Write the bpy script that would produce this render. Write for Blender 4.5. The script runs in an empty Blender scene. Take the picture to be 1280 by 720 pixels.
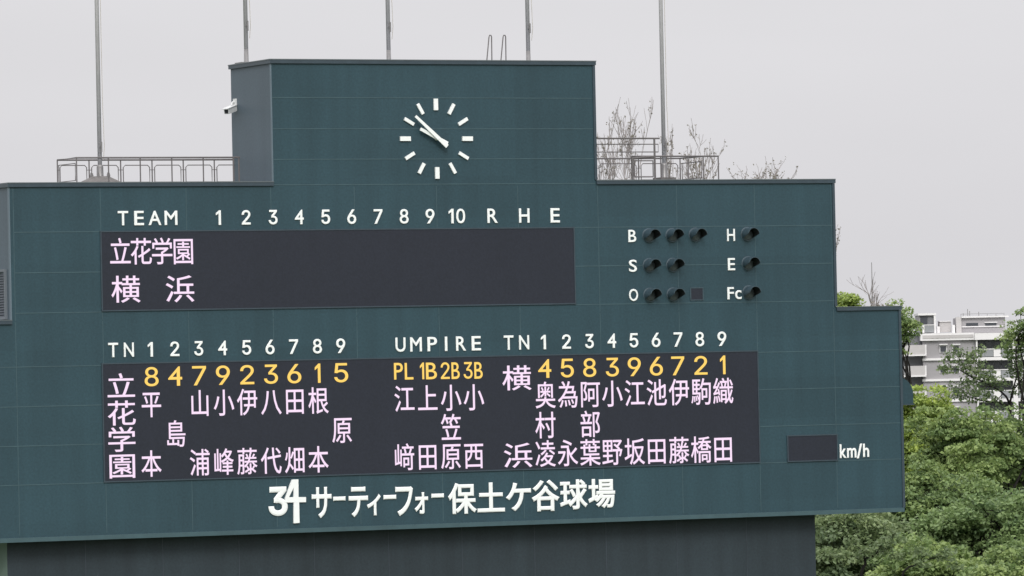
import bpy, math, random
import numpy as np
from mathutils import Vector, Matrix

# ------------------------------------------------------------------ camera
scene = bpy.context.scene
TH, FPX, PITCH, ROLL, DIST, CAMZ = math.radians(25.8516), 6918.4, math.radians(0.8522), math.radians(-1.2069), 156.0, 14.0
FW = Vector((math.sin(TH)*math.cos(PITCH), math.cos(TH)*math.cos(PITCH), math.sin(PITCH)))
_r0 = Vector((math.cos(TH), -math.sin(TH), 0)); _u0 = _r0.cross(FW)
RT = math.cos(ROLL)*_r0 + math.sin(ROLL)*_u0
UP = -math.sin(ROLL)*_r0 + math.cos(ROLL)*_u0
CAM = -DIST*FW; CAM.z = CAMZ
cd = bpy.data.cameras.new('camera'); co = bpy.data.objects.new('camera', cd)
scene.collection.objects.link(co)
m = Matrix((RT, UP, -FW)).transposed().to_4x4(); m.translation = CAM
co.matrix_world = m
cd.sensor_width = 36.0; cd.lens = FPX/1280*36.0; cd.clip_start = 1.0; cd.clip_end = 6000
scene.camera = co

# ------------------------------------------------------------------ world (overcast sky)
W = bpy.data.worlds.new('World'); scene.world = W; W.use_nodes = True
nt = W.node_tree; nt.nodes.clear(); N = nt.nodes.new; L = nt.links.new
SUN_EL, SUN_AZ = math.radians(40), math.radians(200)     # azimuth measured clockwise from +y
out = N('ShaderNodeOutputWorld'); add = N('ShaderNodeAddShader')
bg1 = N('ShaderNodeBackground'); bg2 = N('ShaderNodeBackground')
sky = N('ShaderNodeTexSky'); sky.sky_type = 'NISHITA'; sky.sun_disc = False
sky.sun_elevation = SUN_EL; sky.sun_rotation = SUN_AZ; sky.air_density = 1.0; sky.dust_density = 4.0
hs = N('ShaderNodeHueSaturation'); hs.inputs['Saturation'].default_value = 0.06
L(sky.outputs[0], hs.inputs['Color']); L(hs.outputs[0], bg1.inputs[0]); bg1.inputs[1].default_value = 0.05
# cloud deck: even luminance, brighter overhead (overcast law), with very soft cloud structure
tc = N('ShaderNodeTexCoord'); sx = N('ShaderNodeSeparateXYZ'); L(tc.outputs['Generated'], sx.inputs[0])
mr = N('ShaderNodeMapRange'); mr.inputs[1].default_value = 0.10; mr.inputs[2].default_value = 1.0
mr.inputs[3].default_value = 1.0; mr.inputs[4].default_value = 2.9
L(sx.outputs['Z'], mr.inputs[0])
mp = N('ShaderNodeMapping'); mp.inputs['Scale'].default_value = (4, 4, 16); L(tc.outputs['Generated'], mp.inputs[0])
nz = N('ShaderNodeTexNoise'); nz.inputs['Scale'].default_value = 1.4; nz.inputs['Detail'].default_value = 4; nz.inputs['Roughness'].default_value = 0.5
L(mp.outputs[0], nz.inputs['Vector'])
mr2 = N('ShaderNodeMapRange'); mr2.inputs[1].default_value = 0.3; mr2.inputs[2].default_value = 0.7
mr2.inputs[3].default_value = 0.96; mr2.inputs[4].default_value = 1.03; L(nz.outputs[0], mr2.inputs[0])
mu = N('ShaderNodeMath'); mu.operation = 'MULTIPLY'; L(mr.outputs[0], mu.inputs[0]); L(mr2.outputs[0], mu.inputs[1])
mr3 = N('ShaderNodeMapRange'); mr3.inputs[1].default_value = -0.01; mr3.inputs[2].default_value = 0.06
mr3.inputs[3].default_value = 1.13; mr3.inputs[4].default_value = 1.0; L(sx.outputs['Z'], mr3.inputs[0])
mu2 = N('ShaderNodeMath'); mu2.operation = 'MULTIPLY'; L(mu.outputs[0], mu2.inputs[0]); L(mr3.outputs[0], mu2.inputs[1])
ms = N('ShaderNodeMath'); ms.operation = 'MULTIPLY'; ms.inputs[1].default_value = 0.60; L(mu2.outputs[0], ms.inputs[0])
bg2.inputs[0].default_value = (0.995, 0.982, 1.02, 1); L(ms.outputs[0], bg2.inputs[1])
L(bg1.outputs[0], add.inputs[0]); L(bg2.outputs[0], add.inputs[1]); L(add.outputs[0], out.inputs[0])

sl = bpy.data.lights.new('sun', 'SUN'); sl.energy = 1.5; sl.angle = math.radians(20); sl.color = (1.0, 0.965, 0.92)
so = bpy.data.objects.new('sun', sl); scene.collection.objects.link(so)
sd = Vector((math.sin(SUN_AZ)*math.cos(SUN_EL), math.cos(SUN_AZ)*math.cos(SUN_EL), math.sin(SUN_EL)))
so.rotation_euler = (-sd).to_track_quat('-Z', 'Y').to_euler(); so.location = (0, -60, 80)

vs = scene.view_settings
vs.view_transform = 'Standard'; vs.look = 'None'; vs.exposure = 0.0; vs.gamma = 1.0; vs.use_curve_mapping = False

# ------------------------------------------------------------------ helpers
def ray(px, py):
    return FW + (px-640)/FPX*RT + (360-py)/FPX*UP

def P(px, py, y=0.0):
    """point of the plane y = const seen at a pixel of the 1280x720 photograph"""
    d = ray(px, py); t = (y-CAM.y)/d.y
    return CAM + d*t

def F(px, py, dist):
    """point at a given distance along the view axis"""
    return CAM + ray(px, py)*dist

COL = scene.collection
class MB:
    def __init__(s): s.v = []; s.f = []; s.mi = []; s.cur = 0
    def face(s, pts):
        n = len(s.v); s.v += [tuple(p) for p in pts]; s.f.append(tuple(range(n, n+len(pts)))); s.mi.append(s.cur)
    def raw(s, vs, fs):
        n = len(s.v); s.v += [tuple(p) for p in vs]
        for f in fs: s.f.append(tuple(i+n for i in f)); s.mi.append(s.cur)
        return s
    def box(s, a, b, bevel=0.0):
        (x0, y0, z0), (x1, y1, z1) = a, b
        vs = [(x, y, z) for x in (x0, x1) for y in (y0, y1) for z in (z0, z1)]
        return s.raw(vs, [(0,1,3,2),(4,6,7,5),(0,4,5,1),(2,3,7,6),(0,2,6,4),(1,5,7,3)])
    def obox(s, o, ax, ay, az):
        o, ax, ay, az = map(Vector, (o, ax, ay, az))
        vs = [o + i*ax + j*ay + k*az for i in (0,1) for j in (0,1) for k in (0,1)]
        return s.raw(vs, [(0,1,3,2),(4,6,7,5),(0,4,5,1),(2,3,7,6),(0,2,6,4),(1,5,7,3)])
    def prism(s, poly, y0, y1):
        """polygon of (x, z) extruded along y"""
        n = len(poly)
        vs = [(x, y0, z) for x, z in poly] + [(x, y1, z) for x, z in poly]
        fs = [tuple(range(n)), tuple(range(2*n-1, n-1, -1))] + [(i, (i+1) % n, n+(i+1) % n, n+i) for i in range(n)]
        return s.raw(vs, fs)
    def tube(s, pts, rad, n=8, cap=True):
        pts = [Vector(p) for p in pts]
        rad = [float(r) for r in rad] if hasattr(rad, "__len__") else [float(rad)]*len(pts)
        vs = []; fs = []; ref = Vector((0.31, 0.87, 0.39)).normalized()
        for i, p in enumerate(pts):
            d = (pts[min(i+1, len(pts)-1)]-pts[max(i-1, 0)])
            d = d.normalized() if d.length > 1e-9 else Vector((0,0,1))
            a = d.cross(ref)
            if a.length < 0.1: a = d.cross(Vector((1,0,0)))
            a.normalize(); b = d.cross(a)
            for k in range(n):
                t = 2*math.pi*k/n; vs.append(p + rad[i]*(math.cos(t)*a + math.sin(t)*b))
        for i in range(len(pts)-1):
            for k in range(n):
                fs.append((i*n+k, i*n+(k+1) % n, (i+1)*n+(k+1) % n, (i+1)*n+k))
        if cap: fs += [tuple(range(n-1, -1, -1)), tuple(range((len(pts)-1)*n, len(pts)*n))]
        return s.raw(vs, fs)
    def lathe(s, o, prof, n=20, axis='z'):
        """profile of (radius, height) about an axis"""
        vs = []; fs = []; o = Vector(o)
        for r, h in prof:
            for k in range(n):
                t = 2*math.pi*k/n; c, q = r*math.cos(t), r*math.sin(t)
                vs.append(o + (Vector((c, q, h)) if axis == 'z' else Vector((c, h, q))))
        for i in range(len(prof)-1):
            for k in range(n):
                fs.append((i*n+k, i*n+(k+1) % n, (i+1)*n+(k+1) % n, (i+1)*n+k))
        fs += [tuple(range(n-1, -1, -1)), tuple(range((len(prof)-1)*n, len(prof)*n))]
        return s.raw(vs, fs)
    def build(s, name, mats, parent=None, smooth=False):
        me = bpy.data.meshes.new(name)
        # objects are built in world coordinates; put the origin at the base centre
        V = np.array(s.v, dtype=float)
        c = np.array([(V[:,0].min()+V[:,0].max())/2, (V[:,1].min()+V[:,1].max())/2, V[:,2].min()])
        me.from_pydata((V-c).tolist(), [], s.f)
        if not isinstance(mats, (list, tuple)): mats = [mats]
        for q in mats: me.materials.append(q)
        if len(mats) > 1: me.polygons.foreach_set('material_index', s.mi)
        if smooth: me.polygons.foreach_set('use_smooth', [True]*len(me.polygons))
        me.update()
        o = bpy.data.objects.new(name, me); COL.objects.link(o); o.location = c
        if parent is not None: adopt(o, parent)
        return o

def wloc(o):
    p = Vector(o.location)
    while o.parent is not None: o = o.parent; p += Vector(o.location)
    return p
def adopt(o, parent):
    o.location = Vector(o.location) - wloc(parent); o.parent = parent
def empty(name, loc):
    o = bpy.data.objects.new(name, None); COL.objects.link(o); o.location = loc; o.empty_display_size = 0.3
    return o
def tag(o, label, cat, group=None):
    o['label'] = label; o['category'] = cat
    if group: o['group'] = group
    return o

def mat(name, col, rough=0.6, metal=0.0, spec=0.5, var=0.0, scale=3.0, stretch=(1,1,1), bump=0.0, emit=0.0, col2=None, ecol=None):
    M = bpy.data.materials.new(name); M.use_nodes = True
    t = M.node_tree; b = t.nodes['Principled BSDF']
    b.inputs['Roughness'].default_value = rough; b.inputs['Metallic'].default_value = metal
    b.inputs['Specular IOR Level'].default_value = spec
    c = tuple(col)+(1,)
    b.inputs['Base Color'].default_value = c
    if var > 0 or bump > 0:
        tcn = t.nodes.new('ShaderNodeTexCoord'); mpn = t.nodes.new('ShaderNodeMapping')
        mpn.inputs['Scale'].default_value = stretch
        g = t.nodes.new('ShaderNodeNewGeometry'); t.links.new(g.outputs['Position'], mpn.inputs[0])
        n = t.nodes.new('ShaderNodeTexNoise'); n.inputs['Scale'].default_value = scale; n.inputs['Detail'].default_value = 6
        n.inputs['Roughness'].default_value = 0.65
        t.links.new(mpn.outputs[0], n.inputs['Vector'])
        if var > 0:
            mx = t.nodes.new('ShaderNodeMix'); mx.data_type = 'RGBA'
            r = t.nodes.new('ShaderNodeMapRange'); r.inputs[1].default_value = 0.3; r.inputs[2].default_value = 0.7
            t.links.new(n.outputs[0], r.inputs[0]); t.links.new(r.outputs[0], mx.inputs['Factor'])
            c2 = col2 or col
            mx.inputs['A'].default_value = tuple(x*(1-var) for x in col)+(1,)
            mx.inputs['B'].default_value = tuple(x*(1+var) for x in c2)+(1,)
            t.links.new(mx.outputs['Result'], b.inputs['Base Color'])
        if bump > 0:
            bp = t.nodes.new('ShaderNodeBump'); bp.inputs['Strength'].default_value = bump; bp.inputs['Distance'].default_value = 0.02
            t.links.new(n.outputs[0], bp.inputs['Height']); t.links.new(bp.outputs[0], b.inputs['Normal'])
    if emit > 0:
        b.inputs['Emission Color'].default_value = (tuple(ecol)+(1,)) if ecol else c; b.inputs['Emission Strength'].default_value = emit
    return M

def panel_mat(name, col, rough, fine, broad, streak, cell=0.0, scuff=0.0):
    """painted sheet metal: broad weathering patches, faint vertical rain streaks, fine grain"""
    M = bpy.data.materials.new(name); M.use_nodes = True
    t = M.node_tree; b = t.nodes['Principled BSDF']; nn = t.nodes.new; ll = t.links.new
    b.inputs['Roughness'].default_value = rough; b.inputs['Specular IOR Level'].default_value = 0.35
    g = nn('ShaderNodeNewGeometry')
    def noise(scale, stretch, lo, hi, det=5):
        mp_ = nn('ShaderNodeMapping'); mp_.inputs['Scale'].default_value = stretch; ll(g.outputs['Position'], mp_.inputs[0])
        n = nn('ShaderNodeTexNoise'); n.inputs['Scale'].default_value = scale; n.inputs['Detail'].default_value = det; ll(mp_.outputs[0], n.inputs['Vector'])
        r = nn('ShaderNodeMapRange'); r.inputs[1].default_value = 0.3; r.inputs[2].default_value = 0.7
        r.inputs[3].default_value = lo; r.inputs[4].default_value = hi; ll(n.outputs[0], r.inputs[0]); return r.outputs[0]
    a = noise(0.35, (1,1,1), 1-broad, 1+broad); c = noise(2.2, (1,1,0.07), 1-streak, 1+streak); d = noise(16, (1,1,1), 1-fine, 1+fine, 3)
    if cell:
        mc = nn('ShaderNodeMapping'); mc.inputs['Scale'].default_value = (1/2.525, 0.0, 1/1.17); mc.inputs['Location'].default_value = (12.43/2.525, 0, 0.35); ll(g.outputs['Position'], mc.inputs[0])
        fl = nn('ShaderNodeVectorMath'); fl.operation = 'FLOOR'; ll(mc.outputs[0], fl.inputs[0])
        wn = nn('ShaderNodeTexWhiteNoise'); ll(fl.outputs[0], wn.inputs['Vector'])
        wr = nn('ShaderNodeMapRange'); wr.inputs[3].default_value = 1-cell; wr.inputs[4].default_value = 1+cell; ll(wn.outputs['Value'], wr.inputs[0])
        mq = nn('ShaderNodeMath'); mq.operation = 'MULTIPLY'; ll(a, mq.inputs[0]); ll(wr.outputs[0], mq.inputs[1]); a = mq.outputs[0]
    m1 = nn('ShaderNodeMath'); m1.operation = 'MULTIPLY'; ll(a, m1.inputs[0]); ll(c, m1.inputs[1])
    m2 = nn('ShaderNodeMath'); m2.operation = 'MULTIPLY'; ll(m1.outputs[0], m2.inputs[0]); ll(d, m2.inputs[1])
    v = nn('ShaderNodeVectorMath'); v.operation = 'SCALE'; v.inputs[0].default_value = col; ll(m2.outputs[0], v.inputs['Scale'])
    cur = v.outputs[0]
    if scuff:
        n = nn('ShaderNodeTexNoise'); n.inputs['Scale'].default_value = 2.6; n.inputs['Detail'].default_value = 8; n.inputs['Roughness'].default_value = 0.75
        mps = nn('ShaderNodeMapping'); mps.inputs['Scale'].default_value = (1.6, 1, 0.7); ll(g.outputs['Position'], mps.inputs[0]); ll(mps.outputs[0], n.inputs['Vector'])
        r = nn('ShaderNodeMapRange'); r.inputs[1].default_value = 0.69; r.inputs[2].default_value = 0.78; r.inputs[4].default_value = scuff; ll(n.outputs[0], r.inputs[0])
        mx = nn('ShaderNodeMix'); mx.data_type = 'RGBA'; ll(r.outputs[0], mx.inputs['Factor']); ll(cur, mx.inputs['A']); mx.inputs['B'].default_value = (0.20, 0.23, 0.24, 1); cur = mx.outputs['Result']
    ll(cur, b.inputs['Base Color'])
    bp = nn('ShaderNodeBump'); bp.inputs['Strength'].default_value = 0.12; bp.inputs['Distance'].default_value = 0.02
    ll(d, bp.inputs['Height']); ll(bp.outputs[0], b.inputs['Normal'])
    return M

M_green = panel_mat('green_painted_panel', (0.0215, 0.0520, 0.0665), 0.55, 0.13, 0.08, 0.09, 0.05, 0.25)
M_seam = mat('panel_joint', (0.040, 0.080, 0.094), 0.6, var=0.25, scale=1.5)
M_side = panel_mat('grey_siding', (0.074, 0.102, 0.125), 0.5, 0.08, 0.05, 0.05)
M_sidetrim = mat('grey_trim', (0.105, 0.145, 0.175), 0.5)
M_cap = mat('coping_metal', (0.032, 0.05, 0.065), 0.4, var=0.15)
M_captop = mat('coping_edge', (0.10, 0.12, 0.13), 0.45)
M_screen = panel_mat('display_face', (0.0155, 0.0185, 0.0290), 0.5, 0.12, 0.05, 0.03)
M_white = mat('white_letter_paint', (0.80, 0.82, 0.81), 0.5, var=0.03, scale=6)
M_letterside = M_white
M_led = mat('led_white_pink', (0.10, 0.09, 0.10), 0.5, emit=0.86, ecol=(1.0, 0.77, 1.0))
M_amber = mat('led_amber', (0.08, 0.06, 0.04), 0.5, emit=0.95, ecol=(1.0, 0.64, 0.10))
M_hood = mat('lamp_hood_paint', (0.034, 0.060, 0.076), 0.5, var=0.2, scale=8)
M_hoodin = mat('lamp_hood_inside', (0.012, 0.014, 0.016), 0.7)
M_lens = mat('unlit_lens', (0.075, 0.088, 0.100), 0.4)
M_base = panel_mat('dark_backscreen_panel', (0.0215, 0.0320, 0.0395), 0.6, 0.12, 0.10, 0.14, 0.0, 0.5)
M_baseside = mat('pale_green_render', (0.15, 0.22, 0.19), 0.7, var=0.1)
M_steel = mat('galvanised_steel', (0.20, 0.195, 0.195), 0.4, metal=0.3, var=0.15, scale=5)
M_rail = mat('railing_paint', (0.13, 0.12, 0.12), 0.5, metal=0.2, var=0.1)
M_pole = mat('flagpole_aluminium', (0.50, 0.49, 0.51), 0.45, metal=0.0, var=0.08, scale=2)
M_rope = mat('rope', (0.45, 0.43, 0.40), 0.9)
M_conc = mat('concrete', (0.13, 0.122, 0.118), 0.85, var=0.25, scale=4)
M_camwhite = mat('camera_housing', (0.62, 0.63, 0.63), 0.4)
M_black = mat('dark_glass', (0.02, 0.02, 0.025), 0.15)
M_roof = mat('roof_membrane', (0.16, 0.17, 0.17), 0.85, var=0.2)
M_grille = mat('louvre_metal', (0.13, 0.15, 0.17), 0.5)
M_grilledk = mat('louvre_dark', (0.085, 0.10, 0.12), 0.6)

# ------------------------------------------------------------------ ground
M_field = mat('field_grass', (0.05, 0.085, 0.03), 0.9, var=0.3, scale=0.6)
M_land = mat('land', (0.07, 0.09, 0.05), 0.95, var=0.35, scale=0.02)
g = MB(); g.face([(-4000,-4000,-0.004),(4000,-4000,-0.004),(4000,4000,-0.004),(-4000,4000,-0.004)])
gr = g.build('ground', M_land); gr['kind'] = 'structure'
g = MB(); pts = [(-95, -6.0, 0)] + [(0,0,0)]*0
pts = [(95*math.sin(a), -60-58*math.cos(a)*-1, 0.0) for a in np.linspace(-math.pi, math.pi, 64, endpoint=False)]
g.face(pts[::-1])
if True:
    gf = g.build('playing_field', M_field); gf['kind'] = 'structure'

# ------------------------------------------------------------------ scoreboard
sb = empty('scoreboard', (0, 1.6, 0))
tag(sb, 'huge dark green baseball scoreboard building with a clock tower and two lit displays', 'scoreboard')
def XZ(px, py, y=0.0):
    p = P(px, py, y); return p.x, p.z
DEP = 3.2
TX0, TZ1 = XZ(338.5, 76); TX1 = XZ(743.5, 150)[0]
UZ = (XZ(345, 229.5)[1]+XZ(1040, 225.5)[1])/2
UX0 = XZ(13, 320)[0]; UX1 = XZ(1043.2, 300)[0]
LZ = (XZ(14, 403)[1]+XZ(1090, 384)[1])/2
LX1 = XZ(1127.3, 510)[0]; LX0 = UX0-(LX1-UX1)
BZ = (XZ(5, 678)[1]+XZ(1130, 638.5)[1])/2

def slab(name, x0, x1, z0, z1, dep, side_slot=True):
    b = MB()
    b.cur = 0; b.face([(x0,0,z0),(x1,0,z0),(x1,0,z1),(x0,0,z1)])
    b.cur = 1
    b.face([(x0,dep,z0),(x0,0,z0),(x0,0,z1),(x0,dep,z1)]); b.face([(x1,0,z0),(x1,dep,z0),(x1,dep,z1),(x1,0,z1)])
    b.face([(x1,dep,z0),(x0,dep,z0),(x0,dep,z1),(x1,dep,z1)])
    b.cur = 2; b.face([(x0,0,z1),(x1,0,z1),(x1,dep,z1),(x0,dep,z1)]); b.face([(x0,dep,z0),(x1,dep,z0),(x1,0,z0),(x0,0,z0)])
    return b

def frame_rect(q):
    xs = [XZ(*p)[0] for p in q]; zs = [XZ(*p)[1] for p in q]
    return (xs[0]+xs[3])/2, (xs[1]+xs[2])/2, (zs[2]+zs[3])/2, (zs[0]+zs[1])/2   # x0 x1 z0 z1
S1 = frame_rect([(127,290),(716.5,285.5),(718,379.5),(127.5,387)])
S2 = frame_rect([(128.6,456),(946.7,439),(948,577.5),(130.5,601.5)])
S3 = frame_rect([(984.8,545.5),(1045.4,544),(1045.4,574.6),(985,576)])
SQ = frame_rect([(862.3,359.2),(879,359),(879.2,375.6),(862.5,375.8)])

body = slab('lower_body', LX0, LX1, BZ, LZ, DEP)
lower = body.build('lower_body', [M_green, M_side, M_roof], sb)
upper = slab('upper_body', UX0, UX1, LZ, UZ, DEP).build('upper_body', [M_green, M_side, M_roof], sb)
tower = slab('clock_tower', TX0, TX1, UZ, TZ1, 2.85).build('clock_tower', [M_green, M_side, M_roof], sb)

# raised joint covers between the panels (cut around the displays)
rects = [S1, S2, S3]
def free_spans(a, b, c, horiz):
    spans = [(a, b)]
    for (x0, x1, z0, z1) in rects:
        lo, hi, o0, o1 = (x0, x1, z0, z1) if horiz else (z0, z1, x0, x1)
        if not (o0-0.06 < c < o1+0.06): continue
        new = []
        for (s, e) in spans:
            if hi <= s or lo >= e: new.append((s, e)); continue
            if s < lo: new.append((s, lo))
            if hi < e: new.append((hi, e))
        spans = new
    return [q for q in spans if q[1]-q[0] > 0.05]
def hseam(par, x0, x1, z, w=0.022):
    for s, e in free_spans(x0, x1, z, True):
        b = MB(); b.box((s, -0.006, z-w/2), (e, 0.02, z+w/2)); b.build('panel_joint', M_seam, par)
def vseam(par, x, z0, z1, w=0.016):
    for s, e in free_spans(z0, z1, x, False):
        b = MB(); b.box((x-w/2, -0.003, s), (x+w/2, 0.02, e)); b.build('panel_joint', M_seam, par)
sd_ = random.Random(5)
for py in (122, 161, 199): hseam(tower, TX0+0.02, TX1-0.02, XZ(420, py)[1])
hseam(tower, TX0+.02, TX1-.02, XZ(500, 229)[1]-0.03)
for z in [XZ(60, y)[1] for y in (290, 340.7, 391)]: hseam(upper, UX0+0.1, UX1-0.02, z)
vx = list(np.linspace(S2[0], S2[1], 9)); stp = vx[1]-vx[0]
vx = [vx[0]-stp] + vx + [vx[-1]+stp]
for x in vx: vseam(upper, x+0.03, LZ+0.02, UZ-0.1)
for y in (457.5, 507, 556, 604.5): hseam(lower, LX0+0.02, LX1-0.02, XZ(90, y)[1])
for x in vx: vseam(lower, x+0.03, BZ+0.16, LZ-0.02)
# lighter drip flashing along the bottom edge
b = MB(); b.box((LX0, -0.035, BZ-0.02), (LX1, 0.04, BZ+0.10)); b.build('drip_flashing', mat('flashing', (0.04,0.08,0.092), 0.5, var=0.15, scale=2), lower)
# copings
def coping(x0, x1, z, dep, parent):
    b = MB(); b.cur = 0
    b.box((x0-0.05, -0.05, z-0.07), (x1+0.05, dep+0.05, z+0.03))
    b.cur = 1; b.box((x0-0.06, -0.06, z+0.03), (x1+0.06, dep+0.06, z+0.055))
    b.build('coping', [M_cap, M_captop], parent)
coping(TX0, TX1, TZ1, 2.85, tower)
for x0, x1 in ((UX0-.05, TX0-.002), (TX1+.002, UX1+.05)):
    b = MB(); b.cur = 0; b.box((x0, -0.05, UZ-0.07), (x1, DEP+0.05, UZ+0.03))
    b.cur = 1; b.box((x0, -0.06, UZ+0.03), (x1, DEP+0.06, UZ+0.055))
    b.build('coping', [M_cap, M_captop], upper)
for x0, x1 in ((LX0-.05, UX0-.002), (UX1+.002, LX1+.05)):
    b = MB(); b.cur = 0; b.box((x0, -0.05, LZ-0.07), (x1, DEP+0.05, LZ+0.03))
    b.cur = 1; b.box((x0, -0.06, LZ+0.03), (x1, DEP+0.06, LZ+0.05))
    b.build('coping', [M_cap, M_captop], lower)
# corner trims
b = MB(); b.box((TX0-0.02, -0.012, UZ+0.06), (TX0+0.006, 0.06, TZ1-0.075)); b.build('corner_trim', M_sidetrim, tower)
b = MB(); b.box((TX1-0.05, -0.03, UZ+0.06), (TX1+0.03, 0.06, TZ1-0.075))
b.build('corner_trim', M_cap, tower)
b = MB(); b.box((UX0-0.02, -0.012, LZ+0.052), (UX0+0.006, 0.10, UZ-0.075)); b.build('corner_trim', M_sidetrim, upper)
b = MB(); b.box((UX1-0.05, -0.03, LZ+0.06), (UX1+0.03, 0.06, UZ-0.075)); b.build('corner_trim', M_cap, upper)
b = MB(); b.box((LX1-0.05, -0.03, BZ+0.105), (LX1+0.03, 0.06, LZ-0.075)); b.build('corner_trim', M_cap, lower)
# louvre in the left side wall
z0, z1 = XZ(13, 399)[1], XZ(13, 336)[1]
b = MB()
for a_, c_ in (((UX0-0.07, 0.30, z0), (UX0+0.01, 0.36, z1)), ((UX0-0.07, 1.8, z0), (UX0+0.01, 1.86, z1)),
               ((UX0-0.07, 0.36, z1-0.07), (UX0+0.01, 1.8, z1)), ((UX0-0.07, 0.36, z0), (UX0+0.01, 1.8, z0+0.07)), ((UX0-0.03, 0.36, z0+.07), (UX0-0.004, 0.46, z1-.07))): b.box(a_, c_)
lv = b.build('louvre', M_grille, sb)
b = MB()
k = z0+0.09
while k < z1-0.1:
    b.obox((UX0-0.004, 0.462, k), (-0.035, 0, -0.03), (0, 1.336, 0), (0, 0, 0.02)); k += 0.07
b.build('slats', M_grilledk, lv)
# vent hood on the right side wall
vx0 = LX1
zt, zb = XZ(1129, 472)[1], XZ(1130, 505)[1]
hh = zt-zb
poly = [(vx0-0.01, zb)] + [(vx0-0.01+0.01+0.46*math.sin(t), zb+hh*0.35+hh*0.65*math.cos(t)) for t in np.linspace(0, math.pi/2, 12)] + [(vx0+0.46, zb)]
poly = [(vx0-0.01, zb), (vx0-0.01, zt)] + poly[2:]
b = MB(); b.prism(poly, 0.12, 0.70); vh = b.build('vent_hood', M_green, sb)
b = MB(); b.box((vx0+0.01, 0.10, zb-0.035), (vx0+0.485, 0.72, zb-0.002)); b.build('hood_rim', M_cap, vh)
zc = XZ(1131, 579)[1]
b = MB(); b.tube([(LX1-0.01, 0.2, zc), (LX1+0.05, 0.2, zc), (LX1+0.09, 0.2, zc-0.06), (LX1+0.09, 0.2, zc-0.14)], 0.055, 10); b.build('pipe_outlet', M_cap, sb, True)

# displays
def display(r, name):
    x0, x1, z0, z1 = r
    b = MB(); b.box((x0, -0.022, z0), (x1, 0.03, z1))
    o = b.build(name, M_screen, sb)
    b = MB(); w = 0.035
    for a_, c_ in (((x0-w, -0.034, z0-w), (x1+w, 0.02, z0)), ((x0-w, -0.034, z1), (x1+w, 0.02, z1+w)), ((x0-w, -0.034, z0), (x0, 0.02, z1)), ((x1, -0.034, z0), (x1+w, 0.02, z1))): b.box(a_, c_)
    b.build('frame', M_cap, o)
    return o
D1 = display(S1, 'score_display'); D2 = display(S2, 'lineup_display'); D3 = display(S3, 'speed_display')
D1['label'] = 'upper display with two lit team names'; D2['label'] = 'lower display with lit batting orders and umpires'; D3['label'] = 'small blank display beside km/h'
b = MB(); b.box((SQ[0]+.03, -0.012, SQ[2]+.03), (SQ[1]-.03, 0.02, SQ[3]-.03)); bp_ = b.build('blank_lamp_panel', M_screen, sb)
b = MB(); w = .03
x0, x1, z0, z1 = SQ
for a_, c_ in (((x0, -0.02, z0), (x1, 0.02, z0+w)), ((x0, -0.02, z1-w), (x1, 0.02, z1)), ((x0, -0.02, z0+w), (x0+w, 0.02, z1-w)), ((x1-w, -0.02, z0+w), (x1, 0.02, z1-w))): b.box(a_, c_)
b.build('frame', M_hood, bp_)

# ------------------------------------------------------------------ lettering
FONT = None
try:
    import os
    _p = os.path.join(bpy.utils.system_resource('DATAFILES'), 'fonts', 'Inter.woff2')
    FONT = bpy.data.fonts.load(_p)
except Exception:
    FONT = None
_cache = {}
def glyph(s, offset=0.0, latin=False, ext=0.02):
    """mesh data (verts, faces) of a string, x right / y up, extruded"""
    key = (s, offset, latin, ext)
    if key in _cache: return _cache[key]
    if s == '1' and latin:
        st = 0.46
        pl = [(1-st,0),(1,0),(1,1),(1-st*0.75,1),(0,0.80),(0,0.66),(1-st,0.79)]; n = len(pl)
        V = np.array([(x*0.3, y, z) for z in (0.0, 0.04) for x, y in pl])
        Fs = [tuple(range(n-1, -1, -1)), tuple(range(n, 2*n))]+[(i, (i+1) % n, n+(i+1) % n, n+i) for i in range(n)]
        _cache[key] = (V, Fs); return V, Fs
    cu = bpy.data.curves.new('txt', 'FONT'); cu.body = s; cu.size = 1.0; cu.bevel_depth = max(offset, 0.0); cu.bevel_resolution = 0; cu.extrude = ext; cu.resolution_u = 4
    if latin and FONT is not None and all(ch in '012356789' for ch in s): cu.font = FONT
    ob = bpy.data.objects.new('txt', cu); COL.objects.link(ob)
    dg = bpy.context.evaluated_depsgraph_get(); me = bpy.data.meshes.new_from_object(ob.evaluated_get(dg))
    V = np.empty(len(me.vertices)*3); me.vertices.foreach_get('co', V); V = V.reshape(-1, 3)
    Fs = [tuple(p.vertices) for p in me.polygons]
    bpy.data.objects.remove(ob); bpy.data.curves.remove(cu); bpy.data.meshes.remove(me)
    _cache[key] = (V, Fs); return V, Fs
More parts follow.
